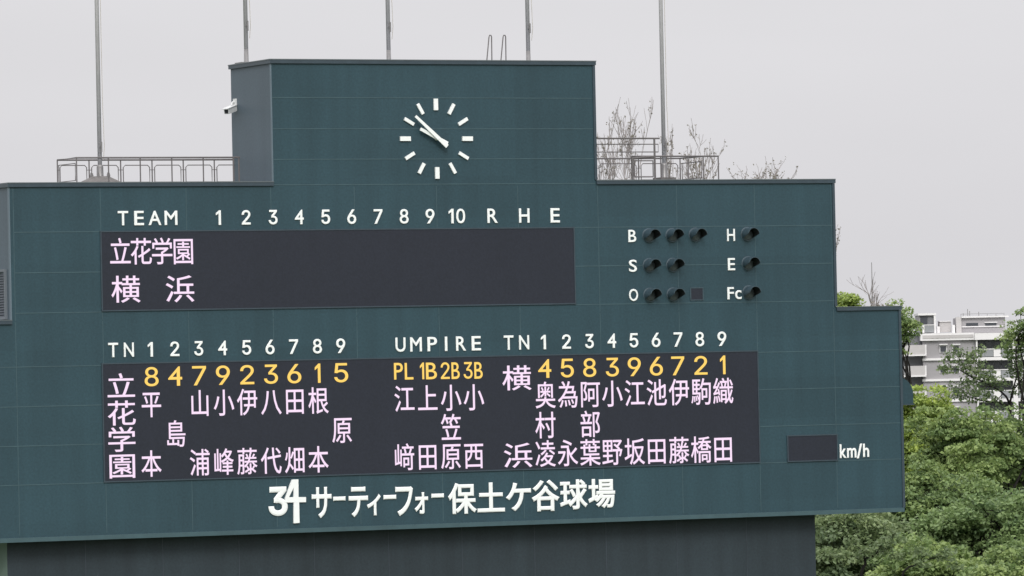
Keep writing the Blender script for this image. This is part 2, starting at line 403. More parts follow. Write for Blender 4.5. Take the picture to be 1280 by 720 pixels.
def put(b, s, cx, cy, wpx=None, hpx=None, offset=0.0, latin=False, y0=0.0, thick=0.03, em=None, xs=None):
    """one glyph string whose box is centred where the photograph has it; em=(w,h) fits the em box of a kanji"""
    V, Fs = glyph(s, offset, latin)
    V = V.copy(); c = P(cx, cy, y0)
    lo, hi = V.min(0), V.max(0)
    def wx(w): return P(cx+w/2, cy, y0).x-P(cx-w/2, cy, y0).x
    def wz(h): return P(cx, cy-h/2, y0).z-P(cx, cy+h/2, y0).z
    if em is not None:
        R = glyph('\u5712', offset, latin)[0]; rl, rh = R.min(0), R.max(0)
        sx_, sz_ = wx(em[0])/(rh[0]-rl[0]), wz(em[1])/(rh[1]-rl[1])
        mx_, mz_ = (lo[0]+hi[0])/2*0.5+(rl[0]+rh[0])/4, (rl[1]+rh[1])/2
    else:
        sz_ = wz(hpx)/(hi[1]-lo[1]); sx_ = wx(wpx)/(hi[0]-lo[0]) if wpx else sz_*(xs or 1.0)
        mx_, mz_ = (lo[0]+hi[0])/2, (lo[1]+hi[1])/2
    X = c.x+(V[:,0]-mx_)*sx_; Z = c.z+(V[:,1]-mz_)*sz_
    Y = y0-(V[:,2]-lo[2])/(hi[2]-lo[2])*thick
    b.raw(np.stack([X, Y, Z], 1).tolist(), Fs)

def text(name, items, mater, parent, **kw):
    b = MB()
    for it in items: put(b, it[0], it[1], it[2], *(it[3:]), **kw)
    return b.build(name, mater, parent)
LAT = dict(latin=True, offset=0.012, y0=-0.004, thick=0.03)
# header of the upper display
def hy(x): return 272.6-(x-185)*0.0065
T1 = [('T',153.5),('E',173.5),('A',193.3),('M',213.4)]
for ch, x in T1:
    b = MB(); put(b, ch, x, hy(x), {'T':13,'E':12,'A':16,'M':16}[ch], 18, **LAT); b.build('letter', M_white, sb)
def digit(name, ch, x, y, h, w, parent, **kw):
    b = MB()
    if ch == '10': put(b, '1', x-7, y, w*0.55, h, **kw); put(b, '0', x+5, y, w, h, **kw)
    else: put(b, ch, x, y, w*0.55 if ch == '1' else w, h, **kw)
    return b.build(name, kw.pop('material', M_white), parent)
for ch, x in zip(['1','2','3','4','5','6','7','8','9','10'], [272.7,307.4,341,373.8,406.8,439.3,472.3,504.8,537.2,570.5]):
    digit('inning_number', ch, x, hy(x), 18.2, 11, sb, **LAT)
for ch, x in zip('RHE', (615.4, 655, 693.6)):
    b = MB(); put(b, ch, x, hy(x), 13 if ch != 'E' else 11.5, 18, **LAT); b.build('letter', M_white, sb)
# header of the lower display
def ly(x): return 437.4-(x-150)*0.0185
def word(chars):
    for ch, x, w in chars:
        b = MB(); put(b, ch, x, ly(x), w, 18, **LAT); b.build('letter', M_white, sb)
word([('T',141.2,12.5),('N',160.8,12.5)])
word([('U',500.3,12.5),('M',519.7,14.5),('P',540,12),('I',557.3,3),('R',576,12.5),('E',595,11.5)])
word([('T',635.5,12),('N',654.8,12.5)])
for i, x in enumerate([187.6,218.2,248,278,308,337.2,366.7,396.4,425.6]): digit('order_number', str(i+1), x, ly(x), 18.3, 11.2, sb, **LAT)
for i, x in enumerate([678.9,707.8,736.4,764.4,792,819.7,847.2,874.4,902]): digit('order_number', str(i+1), x, ly(x), 18, 10.8, sb, **LAT)
# count captions
for ch, x, y, w in (('B',790,295,9.8),('S',790.8,332.3,10),('O',791.6,368.8,11.2),('H',913.4,293.8,9.8),('E',914,330.3,9),('F',913,366.6,8.2)):
    b = MB(); put(b, ch, x, y, w, 15.3, **LAT)
    b.build('letter', M_white, sb)
b = MB(); put(b, 'c', 922.6, 368.4, 8, 11.4, **LAT); b.build('letter', M_white, sb)
for ch, q in (('k',(1049.4,1057.6,555.3,572.6)),('m',(1058.4,1070.2,560,572.2)),('/',(1070.6,1077.4,554.6,573)),('h',(1078.4,1086,554.6,571.3))):
    b = MB(); put(b, ch, (q[0]+q[1])/2, (q[2]+q[3])/2, q[1]-q[0], q[3]-q[2], **dict(LAT, offset=0.022)); b.build('letter', M_white, sb)

# sponsor line
def bx(o, sc, q): return o[0]+(q[0]+q[1])/2/sc, o[1]+(q[2]+q[3])/2/sc, (q[1]-q[0])/sc, (q[3]-q[2])/sc
O1, O2, S_ = (320,590), (540,590), 5.3333
SP = dict(offset=0.024, y0=-0.004, thick=0.04)
for ch, q in (('\u30b5',(370,502,100,308)),('\u30fc',(512,594,163,192)),('\u30c6',(616,745,98,300)),('\u30a3',(737,830,147,290)),('\u30fc',(848,932,152,182)),
              ('\u30d5',(928,1045,97,292)),('\u30a9',(1055,1145,135,280)),('\u30fc',(1167,1250,143,172))):
    b = MB(); put(b, ch, *bx(O1, S_, q), **SP); b.build('sponsor_letter', M_white, sb)
for ch, q in (('\u4fdd',(105,295,72,280)),('\u571f',(300,482,70,267)),('\u30b1',(490,658,70,260)),('\u8c37',(662,848,52,262)),('\u7403',(850,1035,50,250)),('\u5834',(1038,1218,45,242))):
    b = MB(); put(b, ch, *bx(O2, S_, q), **SP); b.build('sponsor_letter', M_white, sb)
b = MB()
put(b, '3', *bx(O1, S_, (80,208,98,293)), **dict(SP, latin=True, offset=0.026))
def XP(x, y): return XZ(O1[0]+x/S_, O1[1]+y/S_)
for poly in ([(236,50),(278,49),(247,104),(215,168),(205,203),(190,203),(190,172)],
             [(278.01,49),(279,167),(247,167),(247,104)], [(247,167.01),(279,167.01),(329,167),(329,201),(205,203),(215,168)],
             [(247,202.9),(283,201.9),(286,339),(247,342)]):
    b.prism([XP(*q) for q in poly][::-1], -0.05, -0.002)
b.build('sponsor_emblem', M_white, sb)

# lit characters
LK = dict(offset=0.005, y0=-0.0225, thick=0.008)
KW, KH = 22.5, 31.5
def names(name, cols, rows, mater, w=KW, h=KH):
    for chars, x in cols:
        for ch, (rx, ry, sl) in zip(chars, rows):
            if ch == ' ': continue
            b = MB(); put(b, ch, x, ry+(x-rx)*sl, em=(w, h), **LK); b.build(name, mater, D2)
R1, R2, R3 = (189, 505.8, -0.0215), (220, 542.8, -0.0232), (190, 580.2, -0.0255)
lx = [189.2,220,249.8,279.8,309,339,368.5,398,427.6]
names('lit_name_character', list(zip(['\u5e73 \u672c',' \u5cf6 ','\u5c71 \u6d66','\u5c0f \u5cf0','\u4f0a \u85e4','\u516b \u4ee3','\u7530 \u7551','\u6839 \u672c',' \u539f '], lx)), (R1, R2, R3), M_led)
names('lit_umpire_character', list(zip(['\u6c5f \ufa11','\u4e0a \u7530','\u5c0f\u7b20\u539f','\u5c0f \u897f'], [505.5,534.5,563.7,592.2])), (R1, R2, R3), M_led)
rx = [681.8,709.8,737.8,765.3,793.3,820.8,848.8,876.4,903.8]
names('lit_name_character', list(zip(['\u5965\u6751\u51cc','\u70ba \u6c38','\u963f\u90e8\u8449','\u5c0f \u91ce','\u6c5f \u5742','\u6c60 \u7530','\u4f0a \u85e4','\u99d2 \u6a4b','\u7e54 \u7530'], rx)),
      ((189, 505.4, -0.0222), R2, R3), M_led)
for ch, x, y in (('\u7acb',151.4,483),('\u82b1',152,517),('\u5b66',152.2,550),('\u5712',152.8,583)):
    b = MB(); put(b, ch, x, y, em=(32, 29.5), **LK); b.build('lit_team_character', M_led, D2)
for ch, x, y in (('\u6a2a',646,473),('\u6d5c',647.6,569.8)):
    b = MB(); put(b, ch, x, y, em=(32, 29.5), **LK); b.build('lit_team_character', M_led, D2)
for ch, x in (('\u7acb',150.3),('\u82b1',176.4),('\u5b66',202.6),('\u5712',229.1)):
    b = MB(); put(b, ch, x, 315-(x-150)*0.006, em=(24, 31.5), **LK); b.build('lit_team_character', M_led, D1)
for ch, x in (('\u6a2a',157.3),('\u6d5c',225)):
    b = MB(); put(b, ch, x, 362.2-(x-157)*0.008, em=(32, 32), **LK); b.build('lit_team_character', M_led, D1)
LD = dict(latin=True, offset=0.004, y0=-0.0225, thick=0.008)
def dy(x): return 470.8-(x-189)*0.0206

def amber(chars, xs, w, h):
    for ch, x in zip(chars, xs):
        b = MB(); put(b, ch, x, dy(x), w*(0.40 if ch == '1' else 1), h+0.8, **LD); b.build('lit_position_number', M_amber, D2)
amber('847923615', [189.4,218.9,248.9,278.6,308.9,338.6,367.8,397,426.4], 17.3, 23.3)
amber('458396721', [680.8,709,737,765.3,792.8,820.3,847.2,876,903.4], 16.2, 22.6)
for t_, x, w in (('PL',504.5,24),('1B',535.5,21),('2B',562.7,23.5),('3B',591.3,23.7)):
    a0, a1 = (x-w/2, x+w/2); wl = {'1': 5}.get(t_[0], 11); wr = w-wl-2.4
    b = MB(); put(b, t_[0], a0+wl/2, 464-(x-504)*0.012, wl, 20.8, **LD); put(b, t_[1], a1-wr/2, 464-(x-504)*0.012, wr, 20.8, **LD)
    b.build('lit_position_code', M_amber, D2)

# ------------------------------------------------------------------ clock
cc = P(545.1, 173.4); 
ck = empty('clock', cc); adopt(ck, sb)
def dial_box(b, ang, r0, r1, w0, w1, y0, y1):
    d = Vector((math.sin(ang), 0, math.cos(ang))); n = Vector((math.cos(ang), 0, -math.sin(ang)))
    q = [cc+d*r0-n*w0/2, cc+d*r0+n*w0/2, cc+d*r1+n*w1/2, cc+d*r1-n*w1/2]
    b.prism([(p.x, p.z) for p in q], y0, y1)
kpx = (P(545, 150).z-P(545, 196).z)/46
for i in range(12):
    b = MB(); big = i % 3 == 0
    dial_box(b, i*math.pi/6, 35.6*kpx, 50*kpx, (5.6 if big else 4.2)*kpx, (5.6 if big else 4.2)*kpx, -0.05, 0.01)
    b.build('hour_mark', M_white, ck)
b = MB(); dial_box(b, math.radians(311.5), -15*kpx, 42*kpx, 5.2*kpx, 3.2*kpx, -0.20, -0.17); b.build('minute_hand', M_white, ck)
b = MB(); dial_box(b, math.radians(296.5), -14.5*kpx, 27*kpx, 5.0*kpx, 3.8*kpx, -0.15, -0.12); b.build('hour_hand', M_white, ck)
b = MB(); b.lathe((cc.x, 0, cc.z), [(0.05, 0.0), (0.05, -0.17), (0.03, -0.205)], 14, 'y'); b.build('hand_spindle', M_white, ck)

# ------------------------------------------------------------------ count lamps with hoods
def lamp(px, py):
    c = P(px, py); r0, r1, Ln = 0.195, 0.19, 0.42
    b = MB(); n = 28; b.cur = 0
    # hood: tube open in front, its lower side cut back like a traffic light visor
    outer = []; inner = []
    for k in range(n):
        t = 2*math.pi*k/n; s_, c_ = math.sin(t), math.cos(t)     # t = 0 top, clockwise
        cut = max(0.0, min(1.0, (0.05-c_)/0.6))
        l = Ln*(1-0.90*cut)
        outer.append(((c.x+r0*s_, 0.0, c.z+r0*c_), (c.x+r1*s_, -l, c.z+r1*c_)))
        inner.append(((c.x+(r0-.02)*s_, 0.0, c.z+(r0-.02)*c_), (c.x+(r1-.02)*s_, -l, c.z+(r1-.02)*c_)))
    for k in range(n):
        j = (k+1) % n
        b.cur = 0; b.face([outer[k][0], outer[j][0], outer[j][1], outer[k][1]])
        b.face([outer[k][1], outer[j][1], inner[j][1], inner[k][1]])
        b.cur = 1; b.face([inner[j][0], inner[k][0], inner[k][1], inner[j][1]])
    o = b.build('count_lamp', [M_hood, M_hoodin], sb)
    b = MB(); b.lathe((c.x, 0, c.z), [(r0-0.021, 0.0), (r0-0.021, -0.03), (0.12, -0.055), (0.02, -0.065)], 24, 'y'); b.build('lens', M_lens, o, True)
    b = MB(); b.lathe((c.x, 0, c.z), [(r0+0.02, 0.005), (r0+0.02, -0.012), (r0+0.002, -0.02)], 28, 'y'); b.build('mounting_ring', M_hood, o)
for px, py in ((811,294.8),(840,294.4),(869,293.8),(811.6,332),(840.8,331.6),(812.3,369),(841.3,368.6),(934,293),(935,329.6),(936,366)): lamp(px, py)

# ------------------------------------------------------------------ backscreen wall under the board
WY = 0.55
wx0, wx1 = XZ(9, 700, WY)[0], XZ(1019.5, 690, WY)[0]
b = MB(); zt = BZ-0.004
b.cur = 0; b.face([(wx0,WY,0),(wx1,WY,0),(wx1,WY,zt),(wx0,WY,zt)])
b.cur = 1; b.face([(wx0,WY+2,0),(wx0,WY,0),(wx0,WY,zt),(wx0,WY+2,zt)])
b.cur = 0; b.face([(wx1,WY,0),(wx1,WY+2,0),(wx1,WY+2,zt),(wx1,WY,zt)]); b.face([(wx1,WY+2,0),(wx0,WY+2,0),(wx0,WY+2,zt),(wx1,WY+2,zt)])
b.face([(wx0,WY,zt),(wx1,WY,zt),(wx1,WY+2,zt),(wx0,WY+2,zt)])
bw = b.build('backscreen_wall', [M_base, M_baseside])
tag(bw, 'dark navy backscreen wall that carries the green scoreboard', 'wall')
M_djoint = mat('dark_joint', (0.033,0.042,0.056), 0.6, var=0.3, scale=1); x = wx0+2.27
while x < wx1-0.3:
    b = MB(); b.box((x-0.008, WY-0.006, 0.05), (x+0.008, WY+0.01, zt-0.01)); b.build('panel_joint', M_djoint, bw); x += 2.27

# ------------------------------------------------------------------ flagpoles
PY = 2.2
def flagpole(pxt, pxb, pyb, zroof, label, plinth):
    base = P(pxb, pyb, PY); base.z = zroof
    top = 13.0
    r = empty('flagpole', base); tag(r, label, 'flagpole', 'flagpoles on the scoreboard roof')
    z1 = zroof+top
    b = MB(); b.tube([base+Vector((0,0,0.35)), (base.x, base.y, z1-4), (base.x, base.y, z1)], [0.060, 0.054, 0.04], 14); b.build('shaft', M_pole, r, True)
    b = MB(); b.lathe((base.x, base.y, z1), [(0.02,0),(0.075,0.04),(0.09,0.1),(0.06,0.17),(0.005,0.2)], 14); b.build('finial', M_pole, r, True)
    b = MB(); b.lathe(base, [(0.10,0.0),(0.10,0.03),(0.068,0.05),(0.062,0.40)] if plinth == 'plate' else [(0.13,0.0),(0.13,0.03),(0.10,0.06),(0.092,0.5),(0.08,0.55),(0.068,0.56)], 16); b.build('sleeve', M_steel, r, True)
    if plinth == 'cone':
        b = MB(); b.lathe(base, [(0.62,-0.0),(0.60,0.07),(0.34,0.19),(0.24,0.24),(0.10,0.245)], 28); b.build('base_plinth', M_conc, r)
        for k in range(6):
            t = k*math.pi/3; b = MB(); b.lathe(base+Vector((0.27*math.cos(t), 0.27*math.sin(t), 0.20)), [(0.03,0),(0.03,0.09),(0.018,0.09),(0.018,0.14)], 8); b.build('bolt', M_steel, r)
    else:
        b = MB(); b.box((base.x-0.25, base.y-0.25, base.z), (base.x+0.25, base.y+0.25, base.z+(0.14 if plinth == 'block' else 0.03))); b.build('base_plate', M_conc if plinth == 'block' else M_steel, r)
    ch = base.z+1.05
    b = MB(); b.box((base.x-0.03, base.y-0.13, ch-0.02), (base.x+0.03, base.y-0.06, ch+0.02)); b.box((base.x-0.02, base.y-0.16, ch-0.14), (base.x+0.02, base.y-0.125, ch+0.14)); b.build('cleat', M_steel, r)
    b = MB(); b.tube([(base.x+0.06, base.y-0.12, ch-0.35), (base.x+0.09, base.y-0.14, ch), (base.x+0.075, base.y-0.10, ch+1.2), (base.x+0.07, base.y-0.07, z1-0.1)], 0.011, 5); b.build('halyard', M_rope, r)
ZR = UZ+0.055; ZT = TZ1+0.055
flagpole(121, 125.2, 222, ZR, 'grey flagpole on a cone base inside the left roof railing', 'cone')
flagpole(306, 308, 78, ZT, 'grey flagpole at the left end of the clock tower roof', 'plate')
flagpole(484, 486, 76, ZT, 'grey flagpole rising behind the tower roof just left of the clock', 'plate')
flagpole(658.5, 660.5, 76, ZT, 'grey flagpole on the tower roof right of the ladder handrails', 'plate')
flagpole(826, 830.5, 220, ZR, 'grey flagpole on the lower right roof among the stair railings', 'block')

# ------------------------------------------------------------------ railings
def pline(b, pts, r, n=6): b.tube(pts, r, n)
RZ = ZR
def XY(px, py, y): return P(px, py, y).x
zt_ = P(95, 197.2, 1.3).z
xl = XY(95.5, 197, 1.3); xr = XY(298.5, 197, 1.3); SP_ = 0.94
rl = empty('roof_railing', ((xl+xr)/2, 2, RZ)); tag(rl, 'long grey guard railing on the left roof beside the cone based flagpole', 'railing', 'roof railings')
b = MB(); b.tube([(TX0-0.02, 2.75, zt_), (xl, 2.75, zt_), (xl, 1.3, zt_), (xr+0.03, 1.3, zt_)], 0.026, 8); b.build('top_rail', M_rail, rl)
FY, BY = 1.3, 2.75
x = xl
while x < xr-0.3:
    b = MB(); b.tube([(x, FY, RZ), (x, FY, zt_)], 0.019, 7); b.build('post', M_rail, rl); x += SP_
for x in (xr-0.16, xr): b = MB(); b.tube([(x, FY, RZ), (x, FY, zt_)], 0.022, 7); b.build('post', M_rail, rl)
x = xl
while x < TX0:
    b = MB(); b.tube([(x, BY, RZ), (x, BY, zt_)], 0.019, 7); b.build('post', M_rail, rl)
    if x+SP_ < TX0+0.5:
        h0, h1 = RZ+0.10, zt_-0.15; a_, c_ = x+0.075, x+SP_-0.075; rr = 0.06
        b = MB(); b.tube([(a_, BY, h0), (a_, BY, h1-rr), (a_+rr, BY, h1), (c_-rr, BY, h1), (c_, BY, h1-rr), (c_, BY, h0), (a_, BY, h0)], 0.014, 6)
        b.tube([(x, BY, zt_-0.28), (a_, BY, zt_-0.28)], 0.01, 5); b.tube([(c_, BY, zt_-0.28), (x+SP_, BY, zt_-0.28)], 0.01, 5)
        b.build('hoop_panel', M_rail, rl)
    x += SP_
b = MB(); h0, h1 = RZ+0.1, zt_-0.15
b.tube([(xl, FY+0.1, h0), (xl, FY+0.1, h1), (xl, BY-0.1, h1), (xl, BY-0.1, h0), (xl, FY+0.1, h0)], 0.013, 6); b.build('hoop_panel', M_rail, rl)

# right low railing
zt_ = P(897, 195.2, FY).z
xR = XY(897.8, 195, FY); xs_ = TX1+0.03
rr_ = empty('roof_railing', ((xR+xs_)/2, 2, RZ)); tag(rr_, 'low grey guard railing with hoop panels on the right roof round the flagpole base', 'railing', 'roof railings')
xA = XY(790, 196, FY)
b = MB(); b.tube([(xA, FY, zt_), (xR, FY, zt_)], 0.026, 8)
xm = XY(879, 197, FY)
b.tube([(xm, FY, zt_), (xm, BY, zt_), (xs_, BY, zt_)], 0.024, 8); b.build('top_rail', M_rail, rr_)
for px in (790, 826, 860, 879, 897.8):
    x = XY(px, 200, FY); b = MB(); b.tube([(x, FY, RZ), (x, FY, zt_)], 0.02, 7); b.build('post', M_rail, rr_)
xx = xs_+0.02; stepw = (xm-xx)/3
for i in range(4):
    x = xx+stepw*i; b = MB(); b.tube([(x, BY, RZ), (x, BY, zt_)], 0.019, 7); b.build('post', M_rail, rr_)
    if i < 3:
        h0, h1 = RZ+0.10, zt_-0.15; a_, c_ = x+0.08, x+stepw-0.08; q = 0.06
        b = MB(); b.tube([(a_, BY, h0), (a_, BY, h1-q), (a_+q, BY, h1), (c_-q, BY, h1), (c_, BY, h1-q), (c_, BY, h0), (a_, BY, h0)], 0.014, 6)
        b.tube([(x, BY, zt_-0.28), (a_, BY, zt_-0.28)], 0.01, 5); b.tube([(c_, BY, zt_-0.28), (x+stepw, BY, zt_-0.28)], 0.01, 5); b.build('hoop_panel', M_rail, rr_)
b = MB(); h0, h1 = RZ+0.1, zt_-0.15
b.tube([(xm, FY+0.12, h0), (xm, FY+0.12, h1), (xm, BY-0.12, h1), (xm, BY-0.12, h0), (xm, FY+0.12, h0)], 0.016, 6); b.build('hoop_panel', M_rail, rr_)

# right taller stair railing
SY = 0.75
xa, xb = TX1+0.05, XY(818, 180, SY)
zt_ = P(780, 173, SY).z
rs = empty('stair_railing', ((xa+xb)/2, SY, RZ)); tag(rs, 'taller grey railing with three rails against the right side of the clock tower', 'railing', 'roof railings')
b = MB(); b.tube([(xa, SY, zt_), (xb+0.16, SY, zt_)], 0.026, 8); b.build('top_rail', M_rail, rs)
z2, z3 = P(780, 180.3, SY).z, P(780, 190, SY).z
b = MB(); b.tube([(xa, SY, z2), (xb+0.12, SY, z2), (xb+0.12, SY, z3), (xa, SY, z3)], 0.016, 6); b.build('mid_rail', M_rail, rs)
for x in (xa, xb): 
    b = MB(); b.tube([(x, SY, RZ), (x, SY, zt_)], 0.03, 7); b.build('post', M_rail, rs)
xg = XY(790.5, 200, SY)
b = MB(); zg1, zg0 = P(800, 197, SY).z, P(800, 221, SY).z
b.tube([(xg, SY, RZ), (xg, SY, zg1)], 0.034, 7); b.tube([(xg, SY, zg1-0.02), (xb, SY, zg1+0.03)], 0.03, 7)
b.tube([(xg+.06, SY, zg0), (xg+.06, SY, zg1-.09), (xb-.06, SY, zg1-.09), (xb-.06, SY, zg0), (xg+.06, SY, zg0)], 0.022, 6); b.build('gate', M_rail, rs)

# ladder handrails behind the tower roof
LY = 2.6
for k, (p0, p1, lab) in enumerate((((607.8, 614.8), (612.2, 614.2), 'left one of two thin ladder handrail loops above the tower roof'), ((625.4, 632.4), (629.8, 631.8), 'right one of two thin ladder handrail loops above the tower roof'))):
    a_, c_ = P(p0[0], 76, LY), P(p0[1], 76, LY); t0, t1 = P(p1[0]-1, 44, LY), P(p1[1]+.2, 44, LY)
    zz = ZT-0.003
    b = MB(); b.tube([(a_.x, LY, zz), (t0.x, LY, t0.z-.05), (t0.x+0.02, LY, t0.z), (t1.x-0.02, LY, t0.z), (t1.x, LY, t0.z-.05), (c_.x, LY, zz)], 0.017, 7)
    o = b.build('ladder_handrail', M_rail); tag(o, lab, 'handrail', 'ladder handrails')

# ------------------------------------------------------------------ security camera on the tower's left wall
def sidept(px, py):
    d = ray(px, py); t = (TX0-CAM.x)/d.x; return CAM+d*t
sp = sidept(295, 134)
y_ = min(sp.y, 2.6)
sp = Vector((TX0, y_, P(295, 131, y_).z))
sc_ = empty('security_camera', sp); tag(sc_, 'white security camera on a bracket at the left wall of the clock tower', 'camera')
b = MB(); b.box((TX0-0.06, y_-0.07, sp.z-0.02), (TX0-0.001, y_+0.07, sp.z+0.17)); b.build('wall_plate', M_camwhite, sc_)
b = MB(); b.tube([(TX0-0.05, y_, sp.z+0.10), (TX0-0.12, y_-0.03, sp.z+0.06), (TX0-0.17, y_-0.08, sp.z-0.03)], 0.028, 8); b.build('bracket', M_camwhite, sc_)
d = (Vector((-0.85, -0.62, -0.26))).normalized(); s_ = d.cross(Vector((0,0,1))).normalized(); u_ = s_.cross(d)
o0 = Vector((TX0-0.06, y_-0.02, sp.z-0.02))
Lh, Wh, Hh = 0.46, 0.16, 0.15
b = MB(); b.obox(o0-s_*Wh/2-u_*Hh, d*Lh, s_*Wh, u_*Hh); b.obox(o0-s_*(Wh/2+.015)+u_*0.002, d*(Lh+0.08), s_*(Wh+.03), u_*0.02); hs_ = b.build('housing', M_camwhite, sc_)
b = MB(); b.obox(o0+d*(Lh+0.001)-s_*(Wh/2-.025)-u_*(Hh-.025), d*0.012, s_*(Wh-.05), u_*(Hh-.05)); b.build('lens_window', M_black, hs_)

# ------------------------------------------------------------------ apartment building far behind the trees
BD = 800.0; KB = BD/FPX
FH = Vector((math.sin(TH), math.cos(TH), 0)); RH = Vector((math.cos(TH), -math.sin(TH), 0)); ZV = Vector((0,0,1))
M_bwall = mat('apartment_wall', (0.31, 0.30, 0.31), 0.85, var=0.06, scale=0.3)  # grey made paler, distance haze put into the wall colour
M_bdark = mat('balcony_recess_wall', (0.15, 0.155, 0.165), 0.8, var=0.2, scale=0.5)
M_bwhite = mat('apartment_white', (0.68, 0.67, 0.67), 0.75, var=0.05, scale=0.4)  # white also paled in the colour in place of haze
M_bcream = mat('balcony_parapet', (0.44, 0.425, 0.42), 0.8, var=0.08, scale=0.4)
M_bglass = mat('window_glass', (0.05, 0.055, 0.065), 0.15)
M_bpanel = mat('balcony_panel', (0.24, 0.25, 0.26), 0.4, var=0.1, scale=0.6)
c0 = F(1213, 451, BD)
ab = empty('apartment_building', (c0.x, c0.y, 0)); tag(ab, 'pale grey and white apartment block with stacked balconies behind the trees', 'building')
def bbox(b, x0, x1, y0, y1, front, back):
    """box facing the camera side; front and back are metres towards and away from the street face"""
    c = F((x0+x1)/2, (y0+y1)/2, BD); w, h = (x1-x0)*KB, (y1-y0)*KB
    b.obox(c-RH*w/2-ZV*h/2-FH*front, RH*w, FH*(front+back), ZV*h)
def bp(name, M, x0, x1, y0, y1, front, back, parent=None):
    b = MB(); bbox(b, x0, x1, y0, y1, front, back); return b.build(name, M, parent or ab)
bp('wall', M_bwall, 1155, 1221, 425.6, 574, 0, 14)
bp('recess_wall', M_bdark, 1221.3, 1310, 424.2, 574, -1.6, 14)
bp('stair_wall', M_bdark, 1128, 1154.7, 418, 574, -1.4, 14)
bp('roof_parapet', M_bwhite, 1150.5, 1217.4, 416.4, 425.4, 0.45, 14.2)
bp('roof_fascia', M_bwhite, 1217.6, 1310, 415.6, 423.9, 0.9, 14.2)
bp('parapet_band', M_bcream, 1153, 1216, 418.6, 422.6, 0.52, -0.40)
for k in range(5):
    o = 26.0*k
    bp('floor_slab', M_bwhite, 1153.2, 1220.8, 447.4+o, 450.2+o, 0.30, 1.0)
    for x in (1174.5, 1190.5):
        w = bp('window', M_bwhite, x, x+9, 431+o, 440.5+o, 0.08, 0.2)
        bp('pane', M_bglass, x+0.8, x+8.2, 432.6+o, 439.9+o, 0.11, 0.1, w)
        bp('hood', M_bwhite, x-0.8, x+9.6, 429.8+o, 431.1+o, 0.55, 0.05, w)
    # balcony bay
    bl = bp('balcony', M_bwhite, 1221.4, 1310, 445.8+o, 449.8+o, 0.6, 1.5)
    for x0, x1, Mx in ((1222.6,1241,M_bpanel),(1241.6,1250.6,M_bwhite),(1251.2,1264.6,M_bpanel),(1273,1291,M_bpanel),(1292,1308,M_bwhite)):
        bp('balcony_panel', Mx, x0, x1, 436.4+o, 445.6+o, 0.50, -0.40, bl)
    bp('hand_rail', M_bwhite, 1222, 1310, 435.2+o, 436.2+o, 0.56, -0.36, bl)
    for x0, x1 in ((1224,1231),(1233,1241),(1244,1251),(1254,1263),(1276,1288)):
        w = bp('window', M_bglass, x0, x1, 427+o, 444+o, -1.52, 1.7)
    # stair side balconies
    bl = bp('balcony', M_bcream, 1130, 1155.6, 431.4+o, 443.0+o, 1.1, -0.95)
    bp('balcony_slab', M_bwhite, 1129.4, 1157.4, 443.1+o, 445.0+o, 1.2, 1.3, bl)
    bp('pillar', M_bwhite, 1154.9, 1157.6, 431.0+o, 443.0+o, 0.9, -0.1, bl)
for x0, x1 in ((1220.9, 1223), (1266.4, 1272.2)): bp('pillar', M_bwhite, x0, x1, 424, 574, 0.70, -0.52)
p1 = bp('stair_penthouse', M_bwall, 1149.6, 1168.4, 394.2, 416.2, -1.2, 9)
bp('roof_slab', M_bwhite, 1148, 1170.6, 391.6, 394.1, -0.7, 9.6, p1)
bp('window', M_bglass, 1151, 1160, 395, 406.5, -1.1, 1.4, p1); bp('window', M_bdark, 1160.5, 1167, 395, 406, -1.1, 1.4, p1)
bp('pillar', M_bwhite, 1168.0, 1170.4, 394.2, 416.2, -0.75, 1.4, p1)
bp('balcony_panel', M_bpanel, 1144.5, 1153, 406.8, 415.6, -0.4, 0.5, p1); bp('balcony_panel', M_bpanel, 1156, 1167.6, 406.8, 415.6, -0.4, 0.5, p1)
bp('pillar', M_bwhite, 1153.3, 1155.7, 406, 416, -0.3, 0.5, p1); bp('hand_rail', M_bwhite, 1144, 1168, 405.8, 406.7, -0.35, 0.5, p1)
p2 = bp('lift_penthouse', M_bwall, 1197.5, 1258, 396.8, 416.1, -2.0, 9)
bp('roof_slab', M_bwhite, 1203, 1262, 394.8, 396.7, -1.5, 9.4, p2)
bp('window', M_bglass, 1209, 1224, 403.6, 407.2, -1.94, 2.1, p2); bp('window', M_bglass, 1233, 1247, 403.4, 407, -1.94, 2.1, p2)
bp('ledge', M_bwhite, 1203.6, 1256, 407.3, 408.6, -1.8, 2.2, p2); bp('ledge', M_bwhite, 1232, 1248, 402.2, 403.3, -1.8, 2.2, p2)
bp('shaft_wall', M_bcream, 1196.4, 1203, 396.4, 416.15, -1.7, 3, p2)
p3 = bp('water_tank', M_bcream, 1176.5, 1191, 402, 415, -3, 6); bp('tank_lid', M_bwhite, 1176, 1191.6, 401, 401.9, -2.8, 6.2, p3)
bp('pillar', M_bwhite, 1172.4, 1176, 408, 416.2, -1.8, 2.6); bp('pillar', M_bwhite, 1191.7, 1195, 406, 416.2, -1.8, 2.6)
for px, y0 in ((1211, 386), (1225, 389.5), (1205.5, 391.5), (1213.6, 388.5)): bp('antenna', M_steel, px, px+0.8, y0, 394.7, -2.6, 2.7, p2)
bp('roof_railing', M_steel, 1203, 1258, 391.6, 392.1, -3, 3.07, p2)
for px in (1203, 1214, 1236, 1247, 1257): bp('railing_post', M_steel, px, px+.6, 392.15, 394.7, -3, 3.07, p2)

